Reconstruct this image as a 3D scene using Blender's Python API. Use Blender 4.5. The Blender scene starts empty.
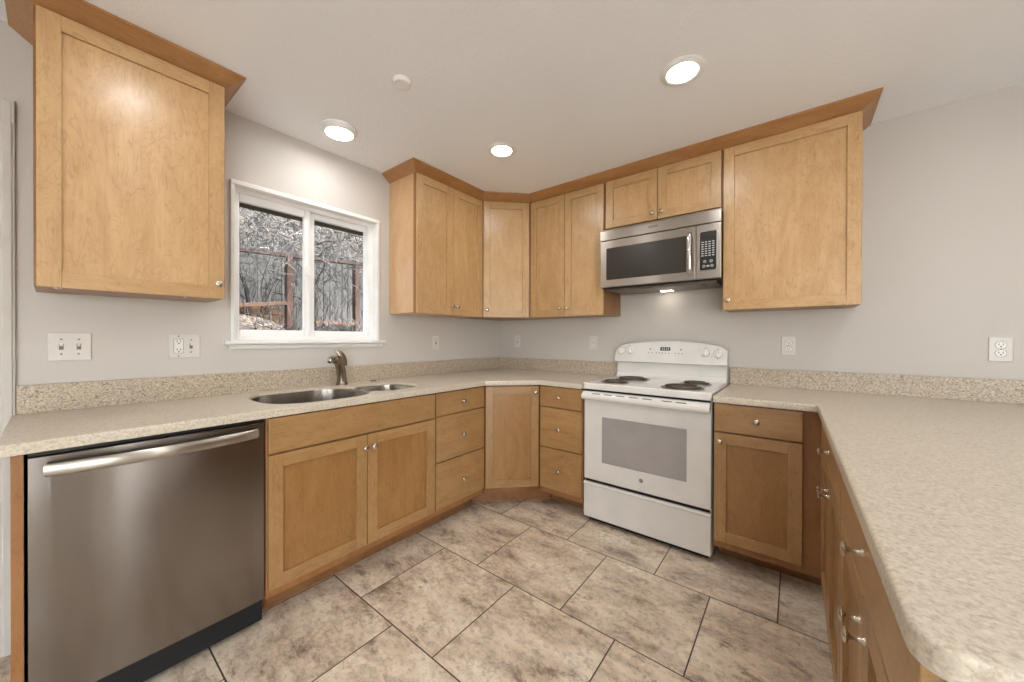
import bpy, bmesh, math, random
from mathutils import Vector, Matrix
random.seed(7)
PI = math.pi
SC = bpy.context.scene
COL = SC.collection

# ------------------------------------------------------------------ camera
cam_data = bpy.data.cameras.new('camera')
cam = bpy.data.objects.new('camera', cam_data); COL.objects.link(cam)
YAW, PITCH, ROLL, FPX = 0.6664, -0.0040, 0.0030, 360.46
CZ = 1.2096
cam_data.sensor_width = 36.0; cam_data.sensor_fit = 'HORIZONTAL'
cam_data.lens = FPX / 1024 * 36.0
cam_data.shift_x = -(512.15 - 512) / 1024
cam_data.shift_y = (339.8 - 341) / 1024
cam_data.clip_start = 0.02
Fv = Vector((-math.sin(YAW) * math.cos(PITCH), math.cos(YAW) * math.cos(PITCH), math.sin(PITCH)))
Rv = Vector((math.cos(YAW), math.sin(YAW), 0)); Uv = Rv.cross(Fv)
R2 = Rv * math.cos(ROLL) + Uv * math.sin(ROLL); U2 = -Rv * math.sin(ROLL) + Uv * math.cos(ROLL)
mw = Matrix.Identity(4)
for i in range(3):
    mw[i][0], mw[i][1], mw[i][2] = R2[i], U2[i], -Fv[i]
mw.translation = Vector((2.3602, -2.7952, CZ))
cam.matrix_world = mw
SC.camera = cam

# ------------------------------------------------------------------ world, sun, exposure
LENS_POWER = 84.0
world = bpy.data.worlds.new('world'); SC.world = world; world.use_nodes = True
wn = world.node_tree
sky = wn.nodes.new('ShaderNodeTexSky'); sky.sky_type = 'NISHITA'; sky.sun_disc = False
sky.sun_elevation = math.radians(48); sky.sun_rotation = math.radians(60)
bw = wn.nodes.new('ShaderNodeHueSaturation'); bw.inputs['Saturation'].default_value = 0.35      # thin bright overcast
wn.links.new(sky.outputs[0], bw.inputs['Color']); wn.links.new(bw.outputs[0], wn.nodes['Background'].inputs[0])
wn.nodes['Background'].inputs[1].default_value = 1.5
sun_d = bpy.data.lights.new('sun', 'SUN'); sun_d.energy = 9.0; sun_d.angle = math.radians(0.6); sun_d.color = (1, 1, 1)
sun = bpy.data.objects.new('sun', sun_d); COL.objects.link(sun)
sun.rotation_euler = Vector((-0.62, -0.22, -0.75)).to_track_quat('-Z', 'Y').to_euler()
sun.location = (4, 3, 9)
SC.view_settings.view_transform = 'Standard'; SC.view_settings.look = 'None'
SC.view_settings.gamma = 1.0; SC.view_settings.use_curve_mapping = False
SC.view_settings.exposure = 0.23

def portal(name, loc, size, direction):
    d = bpy.data.lights.new(name, 'AREA'); d.shape = 'RECTANGLE'; d.size, d.size_y = size
    d.cycles.is_portal = True
    o = bpy.data.objects.new(name, d); COL.objects.link(o); o.location = loc
    o.rotation_euler = Vector(direction).to_track_quat('-Z', 'Y').to_euler()
portal('window_portal', (-0.16, -1.783, 1.615), (0.86, 0.86), (1, 0, 0))
portal('added_right_portal', (6.16, -5.0, 1.06), (2.1, 2.2), (-1, 0, 0))  # sky sampling for the added right-hand glazing
portal('added_rear_portal', (4.4, -6.36, 1.1), (2.8, 2.2), (0, 1, 0))  # sky sampling for the added rear glazing

# ------------------------------------------------------------------ materials
def srgb(r, g, b):
    f = lambda c: ((c / 255 + 0.055) / 1.055) ** 2.4 if c > 10 else c / 255 / 12.92
    return (f(r), f(g), f(b), 1)

class NT:
    def __init__(s, name):
        s.m = bpy.data.materials.new(name); s.m.use_nodes = True
        s.t = s.m.node_tree; s.b = s.t.nodes['Principled BSDF']; s.out = s.t.nodes['Material Output']
    def n(s, typ, **kw):
        nd = s.t.nodes.new(typ)
        for k, v in kw.items(): setattr(nd, k, v)
        return nd
    def l(s, a, b): s.t.links.new(a, b)
    def coords(s, scale=(1, 1, 1), rand=True, rot=(0, 0, 0)):
        tc = s.n('ShaderNodeTexCoord'); mp = s.n('ShaderNodeMapping')
        mp.inputs['Scale'].default_value = scale; mp.inputs['Rotation'].default_value = rot
        if rand:
            oi = s.n('ShaderNodeObjectInfo'); mu = s.n('ShaderNodeMath', operation='MULTIPLY'); mu.inputs[1].default_value = 53.0
            s.l(oi.outputs['Random'], mu.inputs[0])
            ad = s.n('ShaderNodeVectorMath', operation='ADD'); s.l(tc.outputs['Object'], ad.inputs[0]); s.l(mu.outputs[0], ad.inputs[1])
            s.l(ad.outputs[0], mp.inputs['Vector'])
        else:
            s.l(tc.outputs['Object'], mp.inputs['Vector'])
        return mp.outputs[0]
    def noise(s, vec, scale, detail=3, rough=0.5, dist=0.0):
        nd = s.n('ShaderNodeTexNoise'); nd.inputs['Scale'].default_value = scale; nd.inputs['Detail'].default_value = detail
        nd.inputs['Roughness'].default_value = rough; nd.inputs['Distortion'].default_value = dist
        s.l(vec, nd.inputs['Vector']); return nd.outputs['Fac']
    def ramp(s, fac, stops, interp='LINEAR'):
        r = s.n('ShaderNodeValToRGB'); r.color_ramp.interpolation = interp
        e = r.color_ramp.elements
        while len(e) < len(stops): e.new(0.5)
        for el, (p, c) in zip(e, stops): el.position = p; el.color = c
        s.l(fac, r.inputs[0]); return r.outputs[0]
    def mix(s, fac, a, b, blend='MIX'):
        m = s.n('ShaderNodeMix', data_type='RGBA', blend_type=blend)
        for i, v in ((0, fac), (6, a), (7, b)):
            if hasattr(v, 'default_value') or hasattr(v, 'is_output'): s.l(v, m.inputs[i])
            else: m.inputs[i].default_value = v
        return m.outputs[2]
    def bump(s, height, strength=0.2, dist=0.002):
        b = s.n('ShaderNodeBump'); b.inputs['Strength'].default_value = strength; b.inputs['Distance'].default_value = dist
        s.l(height, b.inputs['Height']); s.l(b.outputs[0], s.b.inputs['Normal'])
    def set(s, **kw):
        for k, v in kw.items():
            i = s.b.inputs[k.replace('_', ' ')]
            if hasattr(v, 'is_output'): s.l(v, i)
            else: i.default_value = v
        return s.m

def wood(name, axis, light, mid, dark, rough=0.36):
    """maple: grain runs along the object's own axis"""
    t = NT(name)
    def sc(a, b):
        return tuple(a if i == 'xyz'.index(axis) else b for i in range(3))
    v1 = t.coords(sc(1.3, 3.2)); f1 = t.noise(v1, 1.7, 6, 0.62, 2.2)       # soft mottled figure
    v2 = t.coords(sc(3.0, 90.0)); f2 = t.noise(v2, 1.0, 3, 0.6)            # fine pores
    v3 = t.coords(sc(1.0, 5.0)); f3 = t.noise(v3, 2.4, 2, 0.5, 3.2)        # cathedral and curl lines
    v4 = t.coords(sc(16, 34)); f4 = t.noise(v4, 1.0, 2, 0.5, 2.5)          # flecks
    K = lambda x: (x, x, x, 1)
    c = t.ramp(f1, [(0.32, mid), (0.66, light)])
    c = t.mix(t.ramp(f3, [(0.40, K(0)), (0.445, K(0.30)), (0.455, K(0)), (0.53, K(0)), (0.545, K(0.24)), (0.56, K(0))]), c, dark)
    c = t.mix(t.ramp(f4, [(0.27, K(0.30)), (0.40, K(0))]), c, dark)
    c = t.mix(t.ramp(f2, [(0.35, K(0.12)), (0.6, K(0))]), c, dark)
    oi = t.n('ShaderNodeObjectInfo'); mr = t.n('ShaderNodeMapRange'); t.l(oi.outputs['Random'], mr.inputs[0])
    mr.inputs[3].default_value = 0.93; mr.inputs[4].default_value = 1.05
    hs = t.n('ShaderNodeHueSaturation'); t.l(mr.outputs[0], hs.inputs['Value']); t.l(c, hs.inputs['Color'])
    t.bump(f2, 0.05, 0.001)
    return t.set(Base_Color=hs.outputs[0], Roughness=rough, Coat_Weight=0.25, Coat_Roughness=0.25)

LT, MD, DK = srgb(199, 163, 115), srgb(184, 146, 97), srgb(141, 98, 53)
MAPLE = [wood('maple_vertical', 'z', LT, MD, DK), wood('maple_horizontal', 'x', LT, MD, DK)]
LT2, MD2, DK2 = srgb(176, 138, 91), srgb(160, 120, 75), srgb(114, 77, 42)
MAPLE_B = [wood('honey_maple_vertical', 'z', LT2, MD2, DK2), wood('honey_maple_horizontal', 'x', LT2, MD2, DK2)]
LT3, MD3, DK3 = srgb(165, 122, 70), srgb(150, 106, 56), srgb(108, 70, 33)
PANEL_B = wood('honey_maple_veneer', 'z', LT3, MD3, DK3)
BOXW = wood('maple_frame', 'z', srgb(162, 113, 66), srgb(148, 99, 55), srgb(112, 71, 37), 0.42)
SIDEW = wood('maple_end_panel', 'z', srgb(220, 182, 138), srgb(210, 168, 122), srgb(180, 130, 84), 0.4)
CROWNX = wood('crown_maple_x', 'x', srgb(180, 131, 80), srgb(165, 115, 66), srgb(132, 86, 46), 0.4)
CROWNY = wood('crown_maple_y', 'y', srgb(180, 131, 80), srgb(165, 115, 66), srgb(132, 86, 46), 0.4)
TOEW = wood('toe_kick_wood', 'x', srgb(150, 104, 64), srgb(132, 90, 54), srgb(96, 62, 34), 0.5)

def plain(name, col, rough=0.5, metal=0.0, **kw):
    t = NT(name); v = t.coords(); f = t.noise(v, 9, 3)
    d = tuple(x * 0.93 for x in col[:3]) + (1,)
    return t.set(Base_Color=t.ramp(f, [(0.3, d), (0.7, col)]), Roughness=rough, Metallic=metal, **kw)

def wallmat(name, col, bscale, bstr):
    t = NT(name); v = t.coords(rand=False)
    f = t.noise(v, bscale, 4, 0.6); g = t.noise(v, 1.2, 2)
    d = tuple(x * 0.96 for x in col[:3]) + (1,)
    t.bump(f, bstr, 0.004)
    return t.set(Base_Color=t.ramp(g, [(0.3, d), (0.7, col)]), Roughness=0.75)
WALL = wallmat('wall_paint', srgb(209, 204, 197), 90, 0.12)
CEIL = wallmat('ceiling_paint', srgb(250, 251, 253), 70, 0.4)
CASING = plain('door_casing_paint', srgb(206, 201, 194), 0.5)
TRIMW = plain('white_trim_paint', srgb(246, 245, 242), 0.4)
VINYL = plain('white_vinyl', srgb(250, 250, 249), 0.35)
PLATE = plain('white_plastic', srgb(224, 220, 213), 0.35)
DARKSLOT = plain('dark_slot', srgb(40, 38, 36), 0.6)
ENAMEL = plain('white_enamel', srgb(230, 227, 221), 0.22, Coat_Weight=0.4, Coat_Roughness=0.1)
KNOBW = plain('white_knob_plastic', srgb(243, 241, 236), 0.3)
GREYMARK = plain('grey_print', srgb(120, 116, 112), 0.5)
OVENGLASS = plain('grey_oven_glass', srgb(168, 163, 160), 0.3)
BLACK = plain('black_plastic', srgb(22, 21, 21), 0.35)
BLACKGAP = plain('black_gap', srgb(14, 12, 11), 0.7)
COILM = plain('burner_coil_metal', srgb(104, 94, 84), 0.4, 0.6)
PANM = plain('drip_pan_metal', srgb(120, 114, 108), 0.35, 0.7)
SMOKED = plain('smoked_glass', srgb(54, 48, 43), 0.25)
NICKEL = plain('satin_nickel', srgb(198, 190, 178), 0.24, 1.0)
CHROME = plain('polished_steel', srgb(215, 212, 208), 0.14, 1.0)
FAUCETM = plain('brushed_nickel', srgb(158, 144, 126), 0.26, 1.0)
PANELTXT = plain('pale_print', srgb(196, 196, 192), 0.5)

def steel(name, col, rough, aniso=0.8, wob=0.0):
    """brushed along the horizontal: highlights smear vertically"""
    t = NT(name)
    tg = t.n('ShaderNodeVectorTransform', vector_type='VECTOR', convert_from='OBJECT', convert_to='WORLD'); tg.inputs[0].default_value = (1, 0, 0); t.l(tg.outputs[0], t.b.inputs['Tangent'])
    if wob:
        g = t.noise(t.coords((1.0, 2.2, 1.3)), 1.5, 1, 0.4); t.bump(g, wob, 0.05)
    return t.set(Base_Color=col, Metallic=1.0, Roughness=rough, Anisotropic=aniso, Anisotropic_Rotation=0.25)
STEEL = steel('stainless_steel', srgb(184, 177, 168), 0.28)
STEELDW = steel('dishwasher_steel', srgb(142, 136, 131), 0.20, 0.88, 0.9)
SINKM = steel('sink_steel', srgb(168, 161, 152), 0.24, 0.3)

def granite(name, a, b, c, contrast):
    t = NT(name); v = t.coords(rand=False)
    f = t.noise(v, 150, 3, 0.65); g = t.noise(v, 330, 2, 0.6); h = t.noise(v, 4, 2)
    vo = t.n('ShaderNodeTexVoronoi'); vo.inputs['Scale'].default_value = 190; t.l(v, vo.inputs['Vector'])
    col = t.ramp(f, [(0.34, c), (0.47, b), (0.62, a)])
    dk = tuple(x * 0.55 for x in c[:3]) + (1,)
    sep = t.n('ShaderNodeSeparateColor'); t.l(vo.outputs['Color'], sep.inputs[0])
    col = t.mix(t.ramp(sep.outputs[0], [(0.0, (contrast,) * 3 + (1,)), (0.16, (0, 0, 0, 1))]), col, dk)
    lt = tuple(min(1, x * 1.3) for x in a[:3]) + (1,)
    col = t.mix(t.ramp(sep.outputs[1], [(0.0, (contrast * 0.9,) * 3 + (1,)), (0.2, (0, 0, 0, 1))]), col, lt)
    col = t.mix(t.ramp(g, [(0.33, (contrast * 0.8,) * 3 + (1,)), (0.45, (0, 0, 0, 1))]), col, c)
    return t.set(Base_Color=col, Roughness=0.36, Coat_Weight=0.06, Coat_Roughness=0.15)
GRANITE = granite('beige_speckled_stone', srgb(212, 202, 185), srgb(202, 190, 171), srgb(182, 167, 146), 0.34)
GRANITE_S = granite('beige_speckled_stone_splash', srgb(205, 192, 173), srgb(186, 171, 150), srgb(150, 133, 112), 0.8)

def tiles():
    t = NT('travertine_tile')
    tc = t.n('ShaderNodeTexCoord'); mp = t.n('ShaderNodeMapping'); t.l(tc.outputs['Object'], mp.inputs['Vector'])
    mp.inputs['Location'].default_value = (-0.52, 0.894, 0)
    br = t.n('ShaderNodeTexBrick'); br.offset = 0.5; br.offset_frequency = 2; br.squash = 1.0
    for k, v in (('Scale', 1.0), ('Mortar Size', 0.0028), ('Mortar Smooth', 0.1), ('Bias', 0.0), ('Brick Width', 0.51), ('Row Height', 0.5095)):
        br.inputs[k].default_value = v
    br.inputs['Color1'].default_value = (0, 0, 0, 1); br.inputs['Color2'].default_value = (1, 1, 1, 1); br.inputs['Mortar'].default_value = (0.5, 0.5, 0.5, 1)
    t.l(mp.outputs[0], br.inputs['Vector'])
    sc = t.n('ShaderNodeVectorMath', operation='SCALE'); sc.inputs[3].default_value = 31.0; t.l(br.outputs['Color'], sc.inputs[0])
    ad = t.n('ShaderNodeVectorMath', operation='ADD'); t.l(mp.outputs[0], ad.inputs[0]); t.l(sc.outputs[0], ad.inputs[1])
    m2 = t.n('ShaderNodeMapping'); m2.inputs['Scale'].default_value = (2.4, 4.6, 1); m2.inputs['Rotation'].default_value = (0, 0, 0.5)
    t.l(ad.outputs[0], m2.inputs['Vector'])
    f = t.noise(m2.outputs[0], 1.3, 12, 0.70, 0.35)
    g = t.noise(m2.outputs[0], 3.6, 12, 0.78, 0.5)
    h = t.noise(ad.outputs[0], 45.0, 5, 0.7)
    c = t.ramp(f, [(0.34, srgb(136, 117, 100)), (0.45, srgb(206, 187, 163)), (0.55, srgb(232, 216, 192)), (0.66, srgb(248, 238, 220))])
    c = t.mix(t.ramp(g, [(0.36, (0.55,) * 3 + (1,)), (0.5, (0, 0, 0, 1))]), c, srgb(132, 113, 98))
    c = t.mix(t.ramp(g, [(0.58, (0, 0, 0, 1)), (0.70, (0.6,) * 3 + (1,))]), c, srgb(246, 237, 222))
    vn = t.noise(m2.outputs[0], 2.2, 12, 0.76, 0.25)
    c = t.mix(t.ramp(vn, [(0.455, (0, 0, 0, 1)), (0.495, (0.55,) * 3 + (1,)), (0.505, (0.55,) * 3 + (1,)), (0.545, (0, 0, 0, 1))]), c, srgb(226, 212, 194))
    c = t.mix(t.ramp(vn, [(0.37, (0.72,) * 3 + (1,)), (0.43, (0, 0, 0, 1))]), c, srgb(114, 96, 82))
    c = t.mix(t.ramp(h, [(0.34, (0.5,) * 3 + (1,)), (0.5, (0, 0, 0, 1))]), c, srgb(150, 130, 112))
    c = t.mix(br.outputs['Fac'], c, srgb(70, 58, 48))
    inv = t.n('ShaderNodeMath', operation='SUBTRACT'); inv.inputs[0].default_value = 1.0; t.l(br.outputs['Fac'], inv.inputs[1])
    t.bump(inv.outputs[0], 0.5, 0.002)
    return t.set(Base_Color=c, Roughness=t.ramp(f, [(0.3, (0.42,) * 3 + (1,)), (0.7, (0.32,) * 3 + (1,))]))
TILE = tiles()

def glassmat():
    t = NT('clear_window_glass'); tr = t.n('ShaderNodeBsdfTransparent'); gl = t.n('ShaderNodeBsdfGlossy'); gl.inputs['Roughness'].default_value = 0.0
    fr = t.n('ShaderNodeFresnel'); fr.inputs[0].default_value = 1.15; mx = t.n('ShaderNodeMixShader')
    t.l(fr.outputs[0], mx.inputs[0]); t.l(tr.outputs[0], mx.inputs[1]); t.l(gl.outputs[0], mx.inputs[2]); t.l(mx.outputs[0], t.out.inputs[0])
    return t.m
GLASS = glassmat()
def emit(name, col, s):
    t = NT(name); return t.set(Base_Color=(0.9, 0.9, 0.9, 1), Emission_Color=col, Emission_Strength=s, Roughness=0.4)
LENS = emit('lit_lamp_lens', (1.0, 0.99, 0.985, 1), LENS_POWER)
LENS_DIM = emit('lit_raised_lamp_lens', (1.0, 0.99, 0.985, 1), LENS_POWER * 0.62)
DIGITS = emit('lit_display_digits', (0.75, 0.95, 0.85, 1), 0.7)

# ------------------------------------------------------------------ mesh helpers
ORG = {}
def merge(bm, tmp, mi=0):
    for f in tmp.faces: f.material_index = mi
    me = bpy.data.meshes.new('tmp'); tmp.to_mesh(me); tmp.free(); bm.from_mesh(me); bpy.data.meshes.remove(me)

def box(bm, x0, x1, y0, y1, z0, z1, bev=0.0, mi=0, seg=2, M=None):
    t = bmesh.new()
    c = bmesh.ops.create_cube(t, size=1.0)['verts']
    for v in c:
        v.co = Vector(((x0 + x1) / 2 + v.co.x * (x1 - x0), (y0 + y1) / 2 + v.co.y * (y1 - y0), (z0 + z1) / 2 + v.co.z * (z1 - z0)))
    if bev > 0:
        bmesh.ops.bevel(t, geom=list(t.edges), offset=min(bev, 0.45 * min(abs(x1 - x0), abs(y1 - y0), abs(z1 - z0))), segments=seg, affect='EDGES', profile=0.5)
    if M: bmesh.ops.transform(t, matrix=M, verts=t.verts)
    bmesh.ops.recalc_face_normals(t, faces=t.faces)
    merge(bm, t, mi)

def lathe(bm, prof, M=None, seg=24, mi=0, cap=True):
    """prof: (radius, height along local z)"""
    t = bmesh.new(); rings = []
    for r, z in prof:
        if r < 1e-6: rings.append([t.verts.new((0, 0, z))])
        else: rings.append([t.verts.new((r * math.cos(2 * PI * k / seg), r * math.sin(2 * PI * k / seg), z)) for k in range(seg)])
    for a, b in zip(rings, rings[1:]):
        for k in range(seg):
            k2 = (k + 1) % seg
            if len(a) == 1 and len(b) > 1: t.faces.new((a[0], b[k], b[k2]))
            elif len(b) == 1 and len(a) > 1: t.faces.new((a[k], b[0], a[k2]))
            elif len(a) > 1: t.faces.new((a[k], b[k], b[k2], a[k2]))
    if cap:
        for r in (rings[0], rings[-1]):
            if len(r) > 1: t.faces.new(r)
    bmesh.ops.recalc_face_normals(t, faces=t.faces)
    if M: bmesh.ops.transform(t, matrix=M, verts=t.verts)
    merge(bm, t, mi)

def tube(bm, pts, rad, seg=8, mi=0, flat=1.0, up=None, cap=True):
    """sweep along pts; rad scalar or list; flat squashes the section's second axis"""
    t = bmesh.new(); n = len(pts); P = [Vector(p) for p in pts]; rings = []
    if not hasattr(rad, '__len__'): rad = [rad] * n
    prev = Vector(up) if up else None
    for i in range(n):
        d = (P[min(i + 1, n - 1)] - P[max(i - 1, 0)]).normalized()
        if prev is None: prev = d.orthogonal()
        a = (prev - d * prev.dot(d)).normalized(); b = d.cross(a); prev = a if not up else Vector(up)
        rings.append([t.verts.new(P[i] + a * (rad[i] * math.cos(2 * PI * k / seg)) + b * (rad[i] * flat * math.sin(2 * PI * k / seg))) for k in range(seg)])
    for a, b in zip(rings, rings[1:]):
        for k in range(seg): t.faces.new((a[k], a[(k + 1) % seg], b[(k + 1) % seg], b[k]))
    if cap: t.faces.new(rings[0]); t.faces.new(rings[-1])
    bmesh.ops.recalc_face_normals(t, faces=t.faces)
    merge(bm, t, mi)

def prism(bm, poly, axis, a0, a1, mi=0, bev=0.0):
    """poly: 2-D points in the two remaining axes (in xyz order), extruded along axis"""
    t = bmesh.new()
    def mk(p, a):
        if axis == 'x': return (a, p[0], p[1])
        if axis == 'y': return (p[0], a, p[1])
        return (p[0], p[1], a)
    A = [t.verts.new(mk(p, a0)) for p in poly]; B = [t.verts.new(mk(p, a1)) for p in poly]
    n = len(poly); t.faces.new(A); t.faces.new(B)
    for i in range(n): t.faces.new((A[i], A[(i + 1) % n], B[(i + 1) % n], B[i]))
    bmesh.ops.recalc_face_normals(t, faces=t.faces)
    if bev > 0:
        bmesh.ops.bevel(t, geom=list(t.edges), offset=bev, segments=2, affect='EDGES', profile=0.5)
    merge(bm, t, mi)

def area2(p): return sum(a[0] * b[1] - b[0] * a[1] for a, b in zip(p, p[1:] + p[:1]))
def offset_poly(p, d):
    """shift to the left of each edge by d"""
    n = len(p); out = []
    for i in range(n):
        a, b, c = Vector(p[i - 1]), Vector(p[i]), Vector(p[(i + 1) % n])
        e1 = (b - a).normalized(); e2 = (c - b).normalized()
        n1 = Vector((-e1.y, e1.x)); n2 = Vector((-e2.y, e2.x)); m = n1 + n2
        k = m.dot(n1); m = m / k if abs(k) > 1e-6 else n1
        out.append(tuple(b + m * d))
    return out
def round_poly(p, rad, seg=8):
    n = len(p); out = []
    for i in range(n):
        r = rad[i] if hasattr(rad, '__len__') else rad
        b = Vector(p[i])
        if r <= 0: out.append(tuple(b)); continue
        u = (Vector(p[i - 1]) - b).normalized(); v = (Vector(p[(i + 1) % n]) - b).normalized()
        ang = u.angle(v); tl = r / math.tan(ang / 2); s = b + u * tl; e = b + v * tl
        c = b + (u + v).normalized() * (r / math.sin(ang / 2))
        a0 = math.atan2(s.y - c.y, s.x - c.x); a1 = math.atan2(e.y - c.y, e.x - c.x)
        da = (a1 - a0 + PI) % (2 * PI) - PI
        for k in range(seg + 1):
            a = a0 + da * k / seg; out.append((c.x + r * math.cos(a), c.y + r * math.sin(a)))
    return out
def slab(bm, outer, holes, z0, z1, r=0.004, r0=None, mi=0):
    """flat slab with softened edges and cut-outs, built as one closed surface"""
    r0 = r if r0 is None else r0
    t = bmesh.new()
    if area2(outer) < 0: outer = outer[::-1]
    loops = [outer] + [h if area2(h) < 0 else h[::-1] for h in holes]
    prof = [(r, z1), (r * 0.3, z1 - r * 0.3), (0, z1 - r), (0, z0 + r0), (r0, z0)]
    te, be = [], []
    for lp in loops:
        rings = []
        for o, z in prof:
            q = offset_poly(lp, o); rings.append([t.verts.new((x, y, z)) for x, y in q])
        n = len(lp)
        for a, b in zip(rings, rings[1:]):
            for i in range(n): t.faces.new((a[i], b[i], b[(i + 1) % n], a[(i + 1) % n]))
        for ring, lst in ((rings[0], te), (rings[-1], be)):
            for i in range(n): lst.append(t.edges.get((ring[i], ring[(i + 1) % n])))
    for lst in (te, be): bmesh.ops.triangle_fill(t, use_beauty=True, edges=lst)
    bmesh.ops.recalc_face_normals(t, faces=t.faces)
    merge(bm, t, mi)

def mk(name, bm, mats, parent=None, smooth=True, kind=None, **props):
    """link one mesh object; its origin is the centre of its own bounds"""
    if not isinstance(mats, (list, tuple)): mats = [mats]
    xs = [v.co for v in bm.verts]
    c = Vector([(min(v[i] for v in xs) + max(v[i] for v in xs)) / 2 for i in range(3)])
    bmesh.ops.translate(bm, verts=bm.verts, vec=-c)
    me = bpy.data.meshes.new(name); bm.to_mesh(me); bm.free()
    for m in mats: me.materials.append(m)
    if smooth:
        me.polygons.foreach_set('use_smooth', [True] * len(me.polygons)); me.set_sharp_from_angle(angle=math.radians(50))
    o = bpy.data.objects.new(name, me); COL.objects.link(o)
    if smooth:
        wnm = o.modifiers.new('weighted_normals', 'WEIGHTED_NORMAL'); wnm.keep_sharp = True; wnm.weight = 80
    o.location = c
    if parent:
        o.parent = parent; o.location = c - ORG.get(parent.name, Vector())
    ORG[o.name] = c
    if kind: o['kind'] = kind
    for k, v in props.items(): o[k] = v
    return o
def struct(name, bm, mats, parent=None, smooth=False): return mk(name, bm, mats, parent, smooth, kind=None if parent else 'structure')
def thing(name, label, cat, loc=(0, 0, 0), rz=0.0, group=None):
    o = bpy.data.objects.new(name, None); COL.objects.link(o); o.empty_display_size = 0.1
    o.location = loc; o.rotation_euler = (0, 0, rz); o['label'] = label; o['category'] = cat
    if group: o['group'] = group
    return o
def tag(o, label, cat, group=None):
    o['label'] = label; o['category'] = cat
    if group: o['group'] = group
    return o
B = bmesh.new
RX = lambda a: Matrix.Rotation(a, 4, 'X')
RY = lambda a: Matrix.Rotation(a, 4, 'Y')
RZ = lambda a: Matrix.Rotation(a, 4, 'Z')
T = lambda x, y, z: Matrix.Translation((x, y, z))

# ------------------------------------------------------------------ room shell
ZC = 2.4035
WX1, WY0 = 6.0, -6.2
b = B(); box(b, -0.15, WX1 + 0.15, WY0 - 0.15, 0.15, -0.12, 0.0)
fl = struct('floor', b, TILE)
b = B(); box(b, 0.002, WX1 - 0.002, WY0 + 0.002, -3.45, 0.0, 0.012); struct('bounce_carpet', b, plain('pale_bounce_carpet', srgb(226, 219, 208), 0.95))  # unseen pale carpet, added to bounce daylight up to the ceiling
# keep the tile grid in world space
for v in fl.data.vertices: v.co += fl.location
fl.location = (0, 0, 0)
b = B(); box(b, -0.15, WX1 + 0.15, WY0 - 0.15, 0.15, ZC, ZC + 0.16); struct('ceiling', b, CEIL)
b = B(); box(b, -0.15, WX1 + 0.15, 0, 0.15, 0, ZC); struct('wall_back', b, WALL)
WYA, WYB, WZA, WZB = -2.205, -1.362, 1.19, 2.036      # window opening
DYA, DYB, DZ = -3.80, -2.975, 2.03                      # doorway in the sink wall
b = B()
for (y0, y1, z0, z1) in ((WYB, 0, 0, ZC), (WYA, WYB, 0, WZA - 0.005), (WYA, WYB, WZB, ZC), (DYB, WYA, 0, ZC), (DYA, DYB, DZ, ZC), (WY0, DYA, 0, ZC)):
    box(b, -0.15, 0, y0, y1, z0, z1)
struct('wall_left', b, WALL)
QY0, QY1 = -6.1, -3.9                                   # unseen glazed doors added in the right-hand wall, sun bounce for the ceiling
b = B()
for (y0, y1, z0, z1) in ((WY0, QY0, 0, ZC), (QY1, -2.32, 0, ZC), (-2.32, -2.02, 0, 0.1), (-2.32, -2.02, 2.1, ZC), (-2.02, 0, 0, ZC), (QY0, QY1, 2.1, ZC)): box(b, WX1, WX1 + 0.15, y0, y1, z0, z1)
struct('wall_right', b, WALL)
b = B()
for y in (QY0, (QY0 + QY1) / 2 - 0.03, QY1 - 0.06): box(b, WX1 + 0.03, WX1 + 0.1, y, y + 0.06, 0, 2.1)
box(b, WX1 + 0.03, WX1 + 0.1, QY0, QY1, 0, 0.06); box(b, WX1 + 0.03, WX1 + 0.1, QY0, QY1, 2.04, 2.1)
w3 = struct('added_window_right', b, VINYL)
b = B(); box(b, WX1 + 0.06, WX1 + 0.07, QY0 + 0.06, QY1 - 0.06, 0.06, 2.04); mk('pane', b, GLASS, w3)
b = B()                                                 # unseen narrow window, added to reflect as a bright streak in the dishwasher
for (y0, y1, z0, z1) in ((-2.32, -2.28, 0.1, 2.1), (-2.06, -2.02, 0.1, 2.1), (-2.32, -2.02, 0.1, 0.14), (-2.32, -2.02, 2.06, 2.1)): box(b, WX1 + 0.03, WX1 + 0.1, y0, y1, z0, z1)
w4 = struct('added_streak_window', b, VINYL)
b = B(); box(b, WX1 + 0.06, WX1 + 0.07, -2.28, -2.06, 0.14, 2.06); mk('pane', b, GLASS, w4)
PX0, PX1, PZ = 3.0, 5.8, 2.2                            # unseen glazed opening added behind the camera to bring in daylight
b = B()
for (x0, x1, z0, z1) in ((-0.15, PX0, 0, ZC), (PX1, WX1 + 0.15, 0, ZC), (PX0, PX1, PZ, ZC)): box(b, x0, x1, WY0 - 0.15, WY0, z0, z1)
struct('wall_rear', b, WALL)
b = B()
for x in (PX0, (PX0 + PX1) / 2 - 0.03, PX1 - 0.06): box(b, x, x + 0.06, WY0 - 0.1, WY0 - 0.03, 0.0, PZ)
box(b, PX0, PX1, WY0 - 0.1, WY0 - 0.03, 0, 0.06); box(b, PX0, PX1, WY0 - 0.1, WY0 - 0.03, PZ - 0.06, PZ)
w2 = struct('added_window_rear', b, VINYL)
b = B(); box(b, PX0 + 0.06, PX1 - 0.06, WY0 - 0.07, WY0 - 0.06, 0.06, PZ - 0.06); mk('pane', b, GLASS, w2)
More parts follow.
